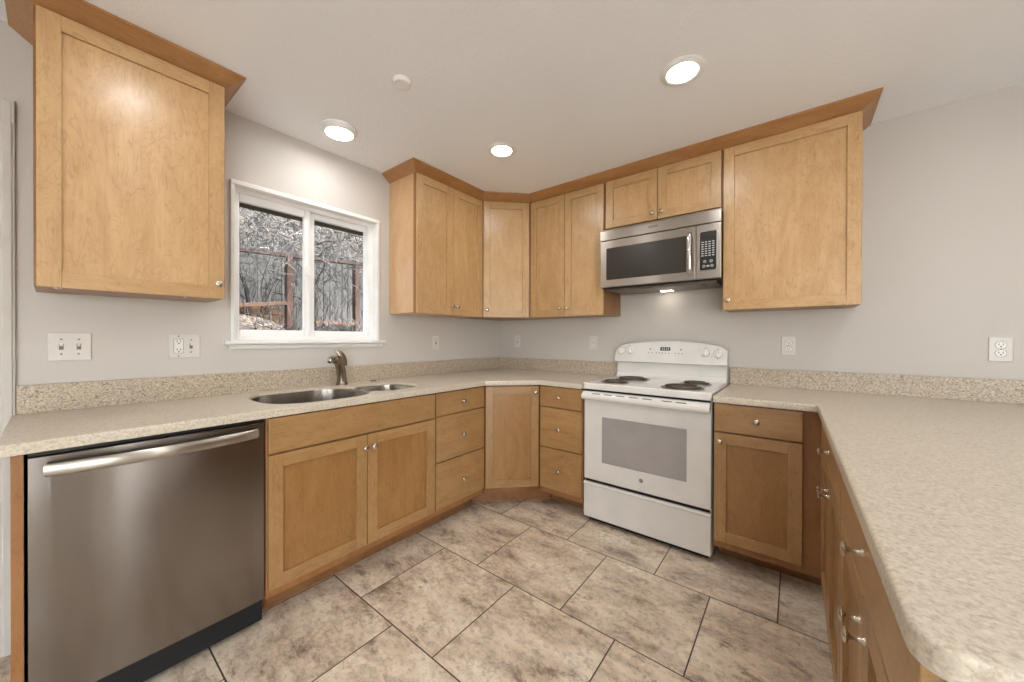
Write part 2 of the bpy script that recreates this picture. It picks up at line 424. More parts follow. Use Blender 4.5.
# door casing and door at the far left
b = B()
def casing_leg(b, y0, y1, z1):
    box(b, 0, 0.014, y0, y1, 0, z1, 0.003); box(b, 0.0, 0.020, y0 + 0.012, y0 + 0.034, 0, z1 - 0.004, 0.004); box(b, 0.0, 0.019, y1 - 0.03, y1 - 0.006, 0, z1 - 0.004, 0.004)
casing_leg(b, -2.975, -2.886, 2.109); casing_leg(b, -3.89, -3.80, 2.109)
box(b, 0, 0.018, -3.89, -2.886, 2.02, 2.109, 0.003)
struct('trim_1', b, CASING)
b = B(); box(b, -0.06, -0.02, DYA + 0.003, DYB - 0.003, 0.01, DZ - 0.003, 0.002)
for (z0, z1) in ((0.15, 0.95), (1.05, 1.9)):
    box(b, -0.022, -0.014, DYA + 0.14, DYB - 0.14, z0, z1, 0.004)
d1 = struct('door_1', b, CASING)
b = B(); lathe(b, [(0, 0), (0.026, 0), (0.026, 0.008), (0.01, 0.012), (0.01, 0.035), (0.026, 0.045), (0.026, 0.06), (0.012, 0.068), (0, 0.068)], T(-0.02, DYB - 0.07, 0.95) @ RY(PI / 2)); mk('door_knob', b, NICKEL, d1)
b = B(); box(b, 0, 0.012, WY0, -3.89, 0, 0.09, 0.002); struct('baseboard_left', b, CASING)
b = B(); box(b, 3.56, WX1, -0.012, 0, 0, 0.09, 0.002); struct('baseboard_back', b, TRIMW)

# ---- window over the sink
b = B()                                            # slim frame round the opening and jamb lining
for (y0, y1, z0, z1) in ((-2.217, WYA + 0.006, 1.19, 2.05), (WYB - 0.006, -1.348, 1.19, 2.05)): box(b, 0, 0.010, y0, y1, z0, z1, 0.003)
box(b, 0, 0.014, -2.217, -1.348, WZB - 0.008, 2.052, 0.003)
for (y0, y1, z0, z1) in ((WYA, WYA + 0.008, WZA, WZB), (WYB - 0.008, WYB, WZA, WZB), (WYA, WYB, WZB - 0.008, WZB)): box(b, -0.10, 0.0, y0, y1, z0, z1)
win = struct('window_1', b, TRIMW, smooth=True)
b = B()
fy0, fy1, fz0, fz1 = WYA + 0.008, WYB - 0.008, 1.192, WZB - 0.008
FR = 0.022
SL, SR = fy0 + FR, fy1 - FR - 0.009
for (y0, y1, z0, z1) in ((fy0, SL, fz0 + 0.0005, fz1), (SR, fy1, fz0 + 0.0005, fz1), (SL, SR, fz0 + 0.0005, fz0 + FR + 0.004), (SL, SR, fz1 - FR, fz1)): box(b, -0.12, -0.045, y0, y1, z0, z1)
mk('window_frame', b, VINYL, win)
def sash(y0, y1, z0, z1, x0, x1, sl, sr, st, sb):
    b = B()
    for a in ((y0, y0 + sl, z0, z1), (y1 - sr, y1, z0, z1), (y0 + sl, y1 - sr, z0, z0 + sb), (y0 + sl, y1 - sr, z1 - st, z1)): box(b, x0, x1, *a, 0.004)
    s = mk('sash', b, VINYL, win)
    b = B(); box(b, (x0 + x1) / 2 - 0.003, (x0 + x1) / 2 + 0.003, y0 + sl - 0.004, y1 - sr + 0.004, z0 + sb - 0.004, z1 - st + 0.004); mk('pane', b, GLASS, s)
    return s
sL = sash(-2.176, -1.795, 1.214, 2.008, -0.080, -0.052, 0.014, 0.034, 0.046, 0.040)
sR = sash(-1.790, -1.388, 1.214, 2.008, -0.112, -0.084, 0.036, 0.014 - 0.002, 0.034, 0.040)
b = B(); box(b, -0.056, -0.040, -1.822, -1.800, 1.60, 1.66, 0.003); box(b, -0.052, -0.044, -1.803, -1.797, 1.22, 2.0, 0.002); mk('latch', b, VINYL, sL)
b = B(); box(b, -0.13, 0.0, WYA + 0.001, WYB - 0.001, 1.186, 1.192); prism(b, [(0.0005, 1.192), (0.030, 1.192), (0.036, 1.186), (0.036, 1.177), (0.030, 1.170), (0.0005, 1.170)], 'y', -2.244, -1.310); mk('window_sill', b, TRIMW, win)
for v in win.children[-1].data.vertices: pass
b = B(); prism(b, [(0, 1.170), (0.012, 1.170), (0.018, 1.160), (0.012, 1.148), (0, 1.146)], 'y', -2.222, -1.325); mk('apron', b, TRIMW, win)

# ------------------------------------------------------------------ knobs, doors, drawers
_knob = []
def knob(parent, x, y, z, local_front=True):
    """satin nickel mushroom knob; stem runs along local -Y from (x, y, z)"""
    if not _knob:
        b = B(); lathe(b, [(0, 0), (0.0080, 0), (0.0080, 0.0015), (0.0050, 0.004), (0.0042, 0.010), (0.0042, 0.018), (0.0065, 0.0225), (0.0135, 0.0245), (0.0145, 0.0275), (0.012, 0.0310), (0.006, 0.0325), (0, 0.033)], RX(PI / 2), 20)
        me = bpy.data.meshes.new('knob'); b.to_mesh(me); b.free(); me.materials.append(NICKEL)
        me.polygons.foreach_set('use_smooth', [True] * len(me.polygons)); me.set_sharp_from_angle(angle=0.9); _knob.append(me)
    o = bpy.data.objects.new('knob', _knob[0]); COL.objects.link(o); o.parent = parent
    o.location = Vector((x, y, z)) - ORG.get(parent.name, Vector()); return o
SW = 0.055
ENDW = wood('shaded_end_panel', 'z', srgb(120, 78, 44), srgb(104, 66, 36), srgb(74, 45, 24), 0.5)  # shade on the peninsula end is put into this darker wood colour
def shaker(parent, x0, x1, z0, z1, yf, mats, kn=None, sw=SW):
    """shaker door whose face lies at local y = yf (front is -Y)"""
    b = B(); yb = yf + 0.020
    for (a, c) in ((x0, x0 + sw), (x1 - sw, x1)): box(b, a, c, yf, yb, z0, z1, 0.0015, 0)
    for (a, c) in ((z0, z0 + sw), (z1 - sw, z1)): box(b, x0 + sw, x1 - sw, yf + 0.0003, yb, a, c, 0.0012, 1)
    d = mk('door', b, mats, parent)
    b = B(); box(b, x0 + sw - 0.004, x1 - sw + 0.004, yf + 0.011, yb - 0.002, z0 + sw - 0.004, z1 - sw + 0.004, 0, 0); mk('panel', b, [PANEL_B] if mats is MAPLE_B else mats, d)
    if kn: knob(d, kn[0], yf, kn[1])
    return d
def slabfront(parent, x0, x1, z0, z1, yf, mats, kn=None, name='drawer'):
    b = B(); box(b, x0, x1, yf, yf + 0.020, z0, z1, 0.002); d = mk(name, b, [mats[1]], parent)
    if kn: knob(d, kn[0], yf, kn[1])
    return d
YB, YD = -0.6175, -0.6375          # base cabinet frame and door planes (local)
def base_box(parent, W, toe=0.125, w1=None):
    b = B(); t = 0.018; w1 = w1 or W
    box(b, 0, t, YB + t, -0.002, 0.11, 0.8745); box(b, W - t, W, YB + t, -0.002, 0.11, 0.8745)
    box(b, t, W - t, YB + t, -0.002, 0.11, 0.13); box(b, t, W - t, -0.012, -0.002, 0.13, 0.8745)
    box(b, 0, w1, YB, YB + t, 0.108, 0.8745, 0.0015)
    o = mk('body', b, BOXW, parent)
    b = B(); box(b, 0.001, w1 - 0.001, YB + toe, YB + toe + 0.016, 0.0, 0.109, 0.001); mk('toe_kick', b, TOEW, parent)
    return o

# ---- sink wall base units (local x runs towards the corner)
G_BASE = 'lower kitchen cabinets'
S0 = -2.247
cab = thing('sink_base_cabinet', 'wide maple base cabinet under the sink with two shaker doors and a plain false front', 'cabinet', (0, S0, 0), PI / 2)
base_box(cab, 0.891, 0.105)
slabfront(cab, 0.005, 0.886, 0.724, 0.870, YD, MAPLE_B, name='false_front')
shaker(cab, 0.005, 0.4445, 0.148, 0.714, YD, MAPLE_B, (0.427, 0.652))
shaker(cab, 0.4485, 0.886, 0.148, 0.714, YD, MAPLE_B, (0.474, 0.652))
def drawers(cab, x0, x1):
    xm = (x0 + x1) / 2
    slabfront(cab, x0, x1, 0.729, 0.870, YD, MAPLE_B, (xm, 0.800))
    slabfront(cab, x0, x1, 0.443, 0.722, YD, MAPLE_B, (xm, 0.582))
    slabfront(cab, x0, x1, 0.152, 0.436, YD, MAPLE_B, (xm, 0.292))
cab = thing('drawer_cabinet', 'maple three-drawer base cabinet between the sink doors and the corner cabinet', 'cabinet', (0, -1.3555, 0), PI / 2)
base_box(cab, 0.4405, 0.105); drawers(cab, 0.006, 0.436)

# ---- diagonal corner base
def corner_cab(name, label, depth, leg, z0, z1, mats, body_m, door_z, kn, toe, halfw):
    cab = thing(name, label, 'cabinet', (0, 0, 0), PI / 4)
    R = Matrix.Rotation(-PI / 4, 2)
    W = lambda x, y: tuple(R @ Vector((x, y)))
    e = 0.0015
    pts = [W(0.002, -0.002), W(0.002, -leg + e), W(depth, -leg + e), W(leg - e, -depth), W(leg - e, -0.002)]
    b = B(); prism(b, pts, 'z', z0, z1); mk('body', b, body_m, cab)
    yl = W(depth, -leg)[1]
    shaker(cab, -halfw, halfw, door_z[0], door_z[1], yl - 0.020, mats, kn)
    if toe:
        q = [W(depth - toe, -leg + e), W(leg - e, -depth + toe - 0.03)]
        u = (Vector(q[1]) - Vector(q[0])).normalized(); nn = Vector((-u.y, u.x)) * 0.014
        b = B(); prism(b, [q[0], q[1], tuple(Vector(q[1]) + nn), tuple(Vector(q[0]) + nn)], 'z', 0, z0); mk('toe_kick', b, BOXW, cab)
    return cab
corner_cab('corner_base_cabinet', 'narrow maple base cabinet set diagonally in the corner below the worktop', 0.6175, 0.914, 0.11, 0.8745, MAPLE_B, BOXW, (0.148, 0.868), (0.165, 0.826), 0.17, 0.190)

# ---- back wall base units
cab = thing('drawer_cabinet', 'maple three-drawer base cabinet against the left side of the white range', 'cabinet', (0.914, 0, 0), 0)
base_box(cab, 0.336, 0.15); drawers(cab, 0.006, 0.332)
cab = thing('base_cabinet', 'maple base cabinet with one drawer over one door right of the white range', 'cabinet', (2.0205, 0, 0), 0)
base_box(cab, 0.371, 0.15, 0.4600)
slabfront(cab, 0.004, 0.368, 0.727, 0.870, YD, MAPLE_B, (0.190, 0.799))
shaker(cab, 0.004, 0.368, 0.148, 0.718, YD, MAPLE_B, (0.031, 0.676))

# ---- peninsula units (doors face the sink wall)
PXF = 2.458
def pen_cab(y0, W, label, end=False, x0=0.0):
    SK = 0.010
    cab = thing('peninsula_cabinet', label, 'cabinet', (2.4515 + SK * (-0.64 - y0) - YD, y0 - SK * YD, 0), -PI / 2 + SK)
    base_box(cab, W, 0.07)
    m = (W + x0) / 2
    slabfront(cab, x0 + 0.004, W - 0.004, 0.727, 0.870, YD, MAPLE_B, (m, 0.800))
    shaker(cab, x0 + 0.004, m - 0.002, 0.148, 0.718, YD, MAPLE_B, (m - 0.032, 0.652))
    shaker(cab, m + 0.002, W - 0.004, 0.148, 0.718, YD, MAPLE_B, (m + 0.032, 0.652))
    if end:
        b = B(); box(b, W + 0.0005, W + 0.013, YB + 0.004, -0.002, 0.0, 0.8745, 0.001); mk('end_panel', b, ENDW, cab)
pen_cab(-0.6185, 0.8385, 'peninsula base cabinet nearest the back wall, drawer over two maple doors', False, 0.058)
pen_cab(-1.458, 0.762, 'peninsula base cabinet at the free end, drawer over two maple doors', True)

# ---- end panel left of the dishwasher
b = B(); box(b, 0.002, 0.615, -2.872, -2.849, 0, 0.8755, 0.0015)
tag(mk('end_panel', b, BOXW), 'narrow upright maple end panel on the left of the dishwasher', 'cabinet panel')

# ------------------------------------------------------------------ worktops and splashbacks
ZT, ZB = 0.9107, 0.8762
CE = 0.6495
def superell(cx, cy, a, c, e, n=56):
    out = []
    for k in range(n):
        t = 2 * PI * k / n; ct, st = math.cos(t), math.sin(t)
        out.append((cx + a * math.copysign(abs(ct) ** (2 / e), ct), cy + c * math.copysign(abs(st) ** (2 / e), st)))
    return out
BIG = superell(0.347, -1.945, 0.243, 0.252, 2.9)
SML = superell(0.372, -1.525, 0.172, 0.146, 3.0, 44)
def waist():
    g = superell(0.347, -1.945, 0.248, 0.262, 2.9); m = superell(0.372, -1.525, 0.175, 0.156, 3.0, 44)
    A = [p for p in m if p[1] > -1.668]; Bq = [p for p in g if p[1] < -1.696]
    A.sort(key=lambda p: math.atan2(p[1] + 1.60, p[0] - 0.372) if True else 0)
    Bq.sort(key=lambda p: (math.atan2(p[1] + 1.90, p[0] - 0.347)) % (2 * PI))
    A.sort(key=lambda p: (math.atan2(p[1] + 1.62, p[0] - 0.372) + PI / 2 + 0.0) % (2 * PI))
    Bq.sort(key=lambda p: (math.atan2(p[1] + 1.85, p[0] - 0.347) - PI / 2) % (2 * PI))
    return A + Bq
cut = waist()
wt = thing('worktop', 'beige speckled stone worktop running from the dishwasher round the corner to the range', 'countertop', (0.3, -1.4, ZB))
def world_mk(name, bm, mats, parent, **k):
    bmesh.ops.translate(bm, verts=bm.verts, vec=-parent.location); return mk(name, bm, mats, parent, **k)
outer = round_poly([(0.0015, -0.0015), (0.0015, -2.896), (CE, -2.896), (CE, -0.9275), (0.9275, -CE), (1.2515, -CE), (1.2515, -0.0015)], [0, 0, 0.012, 0.03, 0.03, 0.003, 0], 4)
b = B(); slab(b, outer, [cut], ZB, ZT, 0.006, 0.003); world_mk('top', b, GRANITE, wt)
b = B(); box(b, 0.0015, 0.021, -2.884, -0.0215, ZT, 1.0215, 0.0012); box(b, 0.0015, 1.2515, -0.021, -0.0015, ZT, 1.0215, 0.0012)
world_mk('backsplash', b, GRANITE_S, wt)
wt = thing('worktop', 'beige speckled stone worktop wrapping from right of the range onto the wide peninsula', 'countertop', (2.9, -1.0, ZB))
outer = round_poly([(2.0180, -0.0015), (2.0180, -CE), (2.440, -CE), (2.456, -2.263), (3.50, -2.263), (3.50, -0.0015)], [0, 0.003, 0.012, 0.035, 0.05, 0], 6)
b = B(); slab(b, outer, [], ZB, ZT, 0.006, 0.003); world_mk('top', b, GRANITE, wt)
b = B(); box(b, 2.0180, 3.50, -0.021, -0.0015, ZT, 1.0215, 0.0012); world_mk('backsplash', b, GRANITE_S, wt)

# ---- sink (undermount, two bowls)
sk = thing('sink', 'stainless steel undermount double-bowl sink set into the worktop below the window', 'sink', (0.34, -1.8, 0.70))
def bowl(out, depth):
    b = B(); t = bmesh.new()
    if area2(out) < 0: out = out[::-1]
    prof = [(0.0, 0), (0.003, -0.004), (0.008, -depth * 0.55), (0.014, -depth + 0.03), (0.024, -depth + 0.010), (0.045, -depth), ]
    rings = [[t.verts.new((x, y, RIM - 0.0005 + z)) for x, y in offset_poly(out, o)] for o, z in prof]
    n = len(out)
    for a, c in zip(rings, rings[1:]):
        for i in range(n): t.faces.new((a[i], a[(i + 1) % n], c[(i + 1) % n], c[i]))
    f = t.faces.new(rings[-1])
    bmesh.ops.recalc_face_normals(t, faces=t.faces)
    if f.normal.z < 0: bmesh.ops.reverse_faces(t, faces=t.faces)
    merge(b, t); bw = world_mk('bowl', b, SINKM, sk)
    cx = sum(p[0] for p in out) / n - 0.02; cy = sum(p[1] for p in out) / n
    b = B(); lathe(b, [(0.0, 0.003), (0.022, 0.003), (0.028, 0.0015), (0.036, 0.004), (0.043, 0.003), (0.044, 0.0005)], T(cx, cy, RIM - 0.0005 - depth), 24)
    bmesh.ops.translate(b, verts=b.verts, vec=-sk.location); mk('drain', b, CHROME, bw)
RIM = ZT - 0.011
b = B(); slab(b, offset_poly(cut if area2(cut) > 0 else cut[::-1], 0.0008), [BIG, SML], RIM - 0.002, RIM, 0.0004, 0.0004); world_mk('flange', b, SINKM, sk)
bowl(BIG, 0.21); bowl(SML, 0.17)

# ---- faucet
fc = thing('faucet', 'brushed nickel single-handle kitchen faucet standing behind the sink', 'faucet', (0.078, -1.655, ZT))
b = B(); lathe(b, [(0, 0), (0.036, 0), (0.036, 0.004), (0.033, 0.009), (0.030, 0.018), (0.0, 0.018)], None, 28); mk('base', b, FAUCETM, fc)
b = B(); tube(b, [(0, 0, 0.012), (0, -0.002, 0.05), (0.004, -0.010, 0.10), (0.010, -0.022, 0.145), (0.016, -0.036, 0.175)], [0.031, 0.028, 0.0275, 0.028, 0.021], 18); mk('body', b, FAUCETM, fc)
b = B(); tube(b, [(0.008, -0.022, 0.128), (0.016, -0.042, 0.150), (0.032, -0.062, 0.164), (0.052, -0.083, 0.168), (0.070, -0.102, 0.164), (0.080, -0.112, 0.160)], [0.020, 0.022, 0.024, 0.024, 0.021, 0.017], 16); sp = mk('spout', b, FAUCETM, fc)
b = B(); tube(b, [(0.079, -0.111, 0.1605), (0.088, -0.120, 0.1565), (0.092, -0.124, 0.154)], [0.0165, 0.013, 0.009], 14); mk('spray_head', b, CHROME, sp)
b = B(); tube(b, [(0.0, 0.010, 0.118), (-0.002, 0.008, 0.150), (-0.004, -0.001, 0.180), (-0.006, -0.014, 0.202), (-0.008, -0.028, 0.217), (-0.008, -0.034, 0.222)], [0.024, 0.026, 0.025, 0.019, 0.010, 0.004], 16, flat=0.62, up=(0, 1, 0.2)); mk('handle', b, FAUCETM, fc)
b = B(); lathe(b, [(0, 0), (0.021, 0), (0.021, 0.003), (0.017, 0.007), (0.0, 0.009)], T(0.07, -1.432, ZT), 24)
tag(mk('hole_cover', b, FAUCETM), 'small round nickel cap on the worktop behind the small sink bowl', 'sink accessory')

# ------------------------------------------------------------------ dishwasher
dw = thing('dishwasher', 'stainless steel dishwasher built in under the worktop at the left', 'dishwasher', (0, -2.8475, 0), PI / 2)
DWW = 0.598
b = B(); box(b, 0.004, DWW - 0.004, -0.595, -0.02, 0.02, 0.868); mk('body', b, BLACKGAP, dw)
b = B(); box(b, 0.006, DWW - 0.006, -0.540, -0.52, 0.0, 0.118, 0.002); mk('toe_kick', b, BLACKGAP, dw)
b = B()                                             # gently bowed steel door
N = 14; t = bmesh.new(); x0, x1, z0, z1 = 0.005, DWW - 0.004, 0.122, 0.858
prof = []
for k in range(N + 1):
    u = k / N; prof.append((x0 + (x1 - x0) * u, -0.6235 - 0.006 * (1 - (2 * u - 1) ** 4)))
poly = prof + [(x1, -0.598), (x0, -0.598)]
prism(b, poly, 'z', z0, z1, bev=0.0015); dd = mk('door', b, STEELDW, dw)
b = B()
pts = []; rad = []
for k in range(17):
    u = k / 16; s = math.sin(PI * u) ** 0.7
    pts.append((0.036 + (DWW - 0.070) * u, -0.640 - 0.045 * s, 0.820 + 0.002 * s))
tube(b, pts, 0.0195, 16, flat=0.45, up=(0, 0, 1))
for x in (0.044, DWW - 0.042): tube(b, [(x, -0.624, 0.820), (x, -0.645, 0.820)], 0.012, 10)
mk('handle', b, STEEL, dd)
b = B(); box(b, 0.005, DWW - 0.004, -0.616, -0.600, 0.8605, 0.870, 0.001); mk('control_strip', b, BLACK, dw)

# ------------------------------------------------------------------ range
rg = thing('range', 'white freestanding electric coil range against the back wall below the microwave', 'range', (1.2545, 0, 0))
RW = 0.755
b = B(); box(b, 0, RW, -0.590, -0.025, 0.035, 0.874, 0.003); mk('body', b, ENAMEL, rg)
for x in (0.05, RW - 0.05):
    for y in (-0.53, -0.08):
        b = B(); lathe(b, [(0, 0), (0.018, 0), (0.018, 0.01), (0.008, 0.014), (0.008, 0.04), (0, 0.04)], T(x, y, 0), 12); mk('foot', b, BLACK, rg)
b = B(); box(b, 0.02, RW - 0.02, -0.575, -0.56, 0.005, 0.034); mk('lower_gap', b, BLACKGAP, rg)
# storage drawer with a rounded top lip
b = B(); box(b, 0.002, RW - 0.002, -0.6175, -0.591, 0.037, 0.262, 0.004); prism(b, [(-0.6175, 0.246), (-0.622, 0.254), (-0.620, 0.264), (-0.612, 0.267), (-0.592, 0.267), (-0.592, 0.246)], 'x', 0.002, RW - 0.002, bev=0.0015)
mk('storage_drawer', b, ENAMEL, rg)
b = B(); box(b, 0.012, RW - 0.012, -0.606, -0.590, 0.270, 0.288); mk('drawer_gap', b, BLACKGAP, rg)
# oven door
b = B(); box(b, 0.004, RW - 0.001, -0.6175, -0.591, 0.287, 0.866, 0.006)
od = mk('oven_door', b, ENAMEL, rg)
b = B(); box(b, 0.129, 0.632, -0.6190, -0.612, 0.411, 0.706, 0.002); mk('window', b, OVENGLASS, od)
b = B(); prism(b, [(-0.612, 0.866), (-0.632, 0.866), (-0.648, 0.860), (-0.660, 0.848), (-0.664, 0.832), (-0.660, 0.818), (-0.650, 0.812), (-0.640, 0.816), (-0.630, 0.826), (-0.612, 0.830)], 'x', 0.004, RW - 0.004, bev=0.003)
hd = mk('handle', b, ENAMEL, od)
for cx in (0.105, 0.185, 0.262, 0.345, 0.425, 0.535, 0.610):
    b = B(); box(b, cx - 0.027, cx + 0.027, -0.004, 0.004, -0.0012, 0.0012, 0, 0, M=T(0, -0.6545, 0.8555) @ RX(-0.85)); mk('vent_slot', b, GREYMARK, od)
b = B(); lathe(b, [(0, 0), (0.0115, 0), (0.0125, 0.0015), (0.0115, 0.003), (0, 0.003)], T(0.380, -0.6175, 0.357) @ RX(PI / 2), 24); bd = mk('badge', b, GREYMARK, od)
b = B(); lathe(b, [(0.0085, 0), (0.0095, 0), (0.0095, 0.0007), (0.0085, 0.0007)], T(0.380, -0.6206, 0.357) @ RX(PI / 2), 24, cap=False)
# script monogram inside the ring
for s in (-1, 1):
    pts = [(0.380 + s * (0.0032 + 0.0026 * math.cos(a)), -0.6208, 0.357 + 0.0042 * math.sin(a)) for a in [i * 2 * PI / 9 for i in range(8)]]
    tube(b, pts, 0.0006, 5)
b = b; mk('emblem', b, PANELTXT, od)
b = B(); box(b, 0.010, RW - 0.010, -0.606, -0.588, 0.866, 0.880); mk('top_gap', b, BLACKGAP, rg)
# cooktop with burners
b = B(); slab(b, round_poly([(-0.001, -0.03), (-0.001, -0.632), (RW + 0.001, -0.632), (RW + 0.001, -0.03)], [0.005, 0.014, 0.014, 0.005], 5), [], 0.879, 0.921, 0.010, 0.004)
mk('cooktop', b, ENAMEL, rg)
for (cx, cy, R) in ((0.166, -0.492, 0.080), (0.579, -0.498, 0.107), (0.193, -0.245, 0.104), (0.603, -0.245, 0.080)):
    b = B(); lathe(b, [(R + 0.012, 0.0), (R + 0.012, 0.003), (R + 0.004, 0.0045), (R - 0.004, 0.0035), (R * 0.6, 0.0015), (0.0, 0.001)], T(cx, cy, 0.921), 36, cap=False)
    bn = mk('burner', b, PANM, rg)
    b = B(); turns = 4 if R > 0.09 else 3; pts = []
    for k in range(turns * 28 + 1):
        a = 2 * PI * k / 28; r = 0.02 + (R - 0.026) * k / (turns * 28); pts.append((cx + r * math.cos(a), cy + r * math.sin(a), 0.9305))
    tube(b, pts, 0.0052, 7, flat=0.75, up=(0, 0, 1))
    for a in (0.4, 0.4 + 2 * PI / 3, 0.4 + 4 * PI / 3): tube(b, [(cx, cy, 0.926), (cx + (R - 0.004) * math.cos(a), cy + (R - 0.004) * math.sin(a), 0.926)], 0.002, 6)
    mk('coil', b, COILM, bn)
# back guard: riser, then overhanging control panel with arched top
b = B(); prism(b, [(-0.026, 0.918), (-0.085, 0.918), (-0.066, 0.932), (-0.058, 0.95), (-0.058, 1.04), (-0.026, 1.04)], 'x', 0.006, RW - 0.004, bev=0.002); mk('riser', b, ENAMEL, rg)
b = B(); t = bmesh.new(); NX = 20; fr = []; secs = []
for k in range(NX + 1):
    u = k / NX; e = min(u, 1 - u); x = -0.001 + (RW + 0.002) * u
    top = 1.150 + 0.047 * (1 - (2 * u - 1) ** 2) ** 0.8
    rr = 0.02
    if e < 0.03: top -= 0.018 * (1 - e / 0.03) ** 2
    ya = -0.092; 
    secs.append([(x, -0.026, 1.036), (x, -0.086, 1.032), (x, -0.092, 1.036), (x, ya + 0.001, 1.045), (x, -0.074, top - 0.014), (x, -0.066, top - 0.003), (x, -0.055, top), (x, -0.026, top - 0.004)])
vs = [[t.verts.new(p) for p in s] for s in secs]
for a, c in zip(vs, vs[1:]):
    for i in range(8): t.faces.new((a[i], a[(i + 1) % 8], c[(i + 1) % 8], c[i]))
t.faces.new(vs[0]); t.faces.new(vs[-1]); bmesh.ops.recalc_face_normals(t, faces=t.faces); merge(b, t)
cp = mk('control_panel', b, ENAMEL, rg)
TILT = math.atan2(0.018, 0.125)
def onpanel(x, z): return T(x, -0.0912 + (z - 1.045) * 0.1365, z) @ RX(PI / 2 - TILT)
for x, z in ((0.047, 1.118), (0.117, 1.121), (0.628, 1.117), (0.703, 1.110)):
    b = B(); M = onpanel(x, z)
    lathe(b, [(0, 0), (0.027, 0), (0.027, 0.004), (0.023, 0.010), (0.022, 0.015), (0, 0.015)], M, 24)
    box(b, -0.006, 0.006, -0.022, 0.022, 0.012, 0.026, 0.003, M=M); mk('knob', b, KNOBW, cp)
b = B(); box(b, -0.034, 0.034, -0.0125, 0.0125, -0.001, 0.002, 0.001, M=onpanel(0.370, 1.137)); ds = mk('display', b, BLACK, cp)
b = B()
for dx in (-0.019, -0.007, 0.009, 0.021):
    for (p0, p1, q0, q1) in ((-0.003, 0.003, 0.005, 0.006), (-0.003, -0.002, -0.005, 0.006), (0.002, 0.003, -0.005, 0.006), (-0.003, 0.003, -0.0055, -0.0045)):
        box(b, dx + p0, dx + p1, q0, q1, 0.002, 0.0026, M=onpanel(0.370, 1.137))
mk('digits', b, DIGITS, ds)
b = B()
for x, z, s in [(0.265, 1.135, .006), (0.285, 1.138, .006), (0.455, 1.138, .006), (0.475, 1.135, .006), (0.255, 1.107, .004), (0.278, 1.107, .004), (0.310, 1.108, .004), (0.330, 1.107, .004), (0.350, 1.107, .004), (0.372, 1.106, .004), (0.395, 1.106, .004), (0.440, 1.106, .004), (0.462, 1.106, .004), (0.484, 1.105, .004),
                (0.040, 1.150, .003), (0.110, 1.155, .003), (0.628, 1.150, .003), (0.703, 1.143, .003), (0.667, 1.090, .0025), (0.700, 1.078, .0025)]:
    b = B(); lathe(b, [(s, 0), (s, 0.0008), (0, 0.0008)], onpanel(x, z), 14); mk('button_mark', b, GREYMARK, cp)

# ------------------------------------------------------------------ microwave
mwv = thing('microwave', 'stainless steel over-the-range microwave mounted under the short wall cabinet', 'microwave', (1.2645, 0, 1.566))
MW, MH, MD_ = 0.7515, 0.410, 0.392
b = B(); box(b, 0.002, MW - 0.002, -MD_ + 0.03, -0.003, 0.0, MH, 0.002); mk('body', b, BLACK, mwv)
b = B(); prism(b, [(-MD_ + 0.029, 0.334), (-MD_, 0.334), (-MD_, 0.395), (-MD_ + 0.006, MH), (-MD_ + 0.029, MH)], 'x', 0, MW, bev=0.0015); vt = mk('vent_trim', b, STEEL, mwv)
b = B()
for k in range(5): box(b, 0.338 + 0.012 * k, 0.347 + 0.012 * k, -MD_ - 0.0008, -MD_ + 0.001, 0.366, 0.380)
mk('badge', b, GREYMARK, mwv)
b = B(); box(b, 0, 0.617, -MD_ + 0.001, -MD_ + 0.029, 0.004, 0.330, 0.004); md = mk('door', b, STEEL, mwv)
b = B(); slab(b, round_poly([(0.046, 0.054), (0.566, 0.054), (0.566, 0.276), (0.046, 0.276)], 0.008, 4), [], -0.004, 0.0012, 0.0008)
bmesh.ops.transform(b, matrix=T(0, -MD_ + 0.001, 0) @ RX(PI / 2), verts=b.verts); mk('window', b, SMOKED, md)
b = B()
tube(b, [(0.589, -MD_ + 0.002, 0.285), (0.589, -MD_ - 0.02, 0.282), (0.589, -MD_ - 0.034, 0.262), (0.589, -MD_ - 0.040, 0.165), (0.589, -MD_ - 0.034, 0.068), (0.589, -MD_ - 0.02, 0.048), (0.589, -MD_ + 0.002, 0.045)], 0.0125, 12, flat=0.7, up=(1, 0, 0)); mk('handle', b, CHROME, md)
b = B(); box(b, 0.620, MW, -MD_ + 0.001, -MD_ + 0.029, 0.004, 0.330, 0.004); mp = mk('control_panel', b, STEEL, mwv)
def rrect(x0, x1, z0, z1, r, d0, d1, bm):
    t = B(); slab(t, round_poly([(x0, z0), (x1, z0), (x1, z1), (x0, z1)], r, 5), [], d0, d1, 0.0007)
    bmesh.ops.transform(t, matrix=T(0, -MD_ + 0.001, 0) @ RX(PI / 2), verts=t.verts); merge(bm, t)
b = B(); rrect(0.634, 0.734, 0.046, 0.290, 0.014, -0.004, 0.0012, b); mk('keypad_trim', b, CHROME, mp)
b = B(); rrect(0.640, 0.728, 0.053, 0.283, 0.010, -0.003, 0.0022, b); kp = mk('keypad', b, BLACK, mp)
b = B(); rrect(0.648, 0.720, 0.238, 0.272, 0.003, 0.001, 0.0030, b); mk('display', b, SMOKED, mp)
b = B()
for r in range(7):
    z = 0.222 - r * 0.0135
    for c in range(4): b = B(); rrect(0.648 + c * 0.019, 0.648 + c * 0.019 + 0.013, z - 0.0035, z + 0.0025, 0.0012, 0.0015, 0.0028, b); mk('button', b, PANELTXT, mp)
for (x, z) in ((0.667, 0.106), (0.701, 0.106), (0.662, 0.078), (0.706, 0.078)):
    b = B(); lathe(b, [(0.0085, 0), (0.0085, 0.001), (0.006, 0.001), (0.006, 0)], T(x, -MD_ - 0.0012, z) @ RX(PI / 2), 18); mk('button', b, PANELTXT, mp)
b = B(); rrect(0.676, 0.692, 0.073, 0.083, 0.003, 0.0015, 0.0028, b)
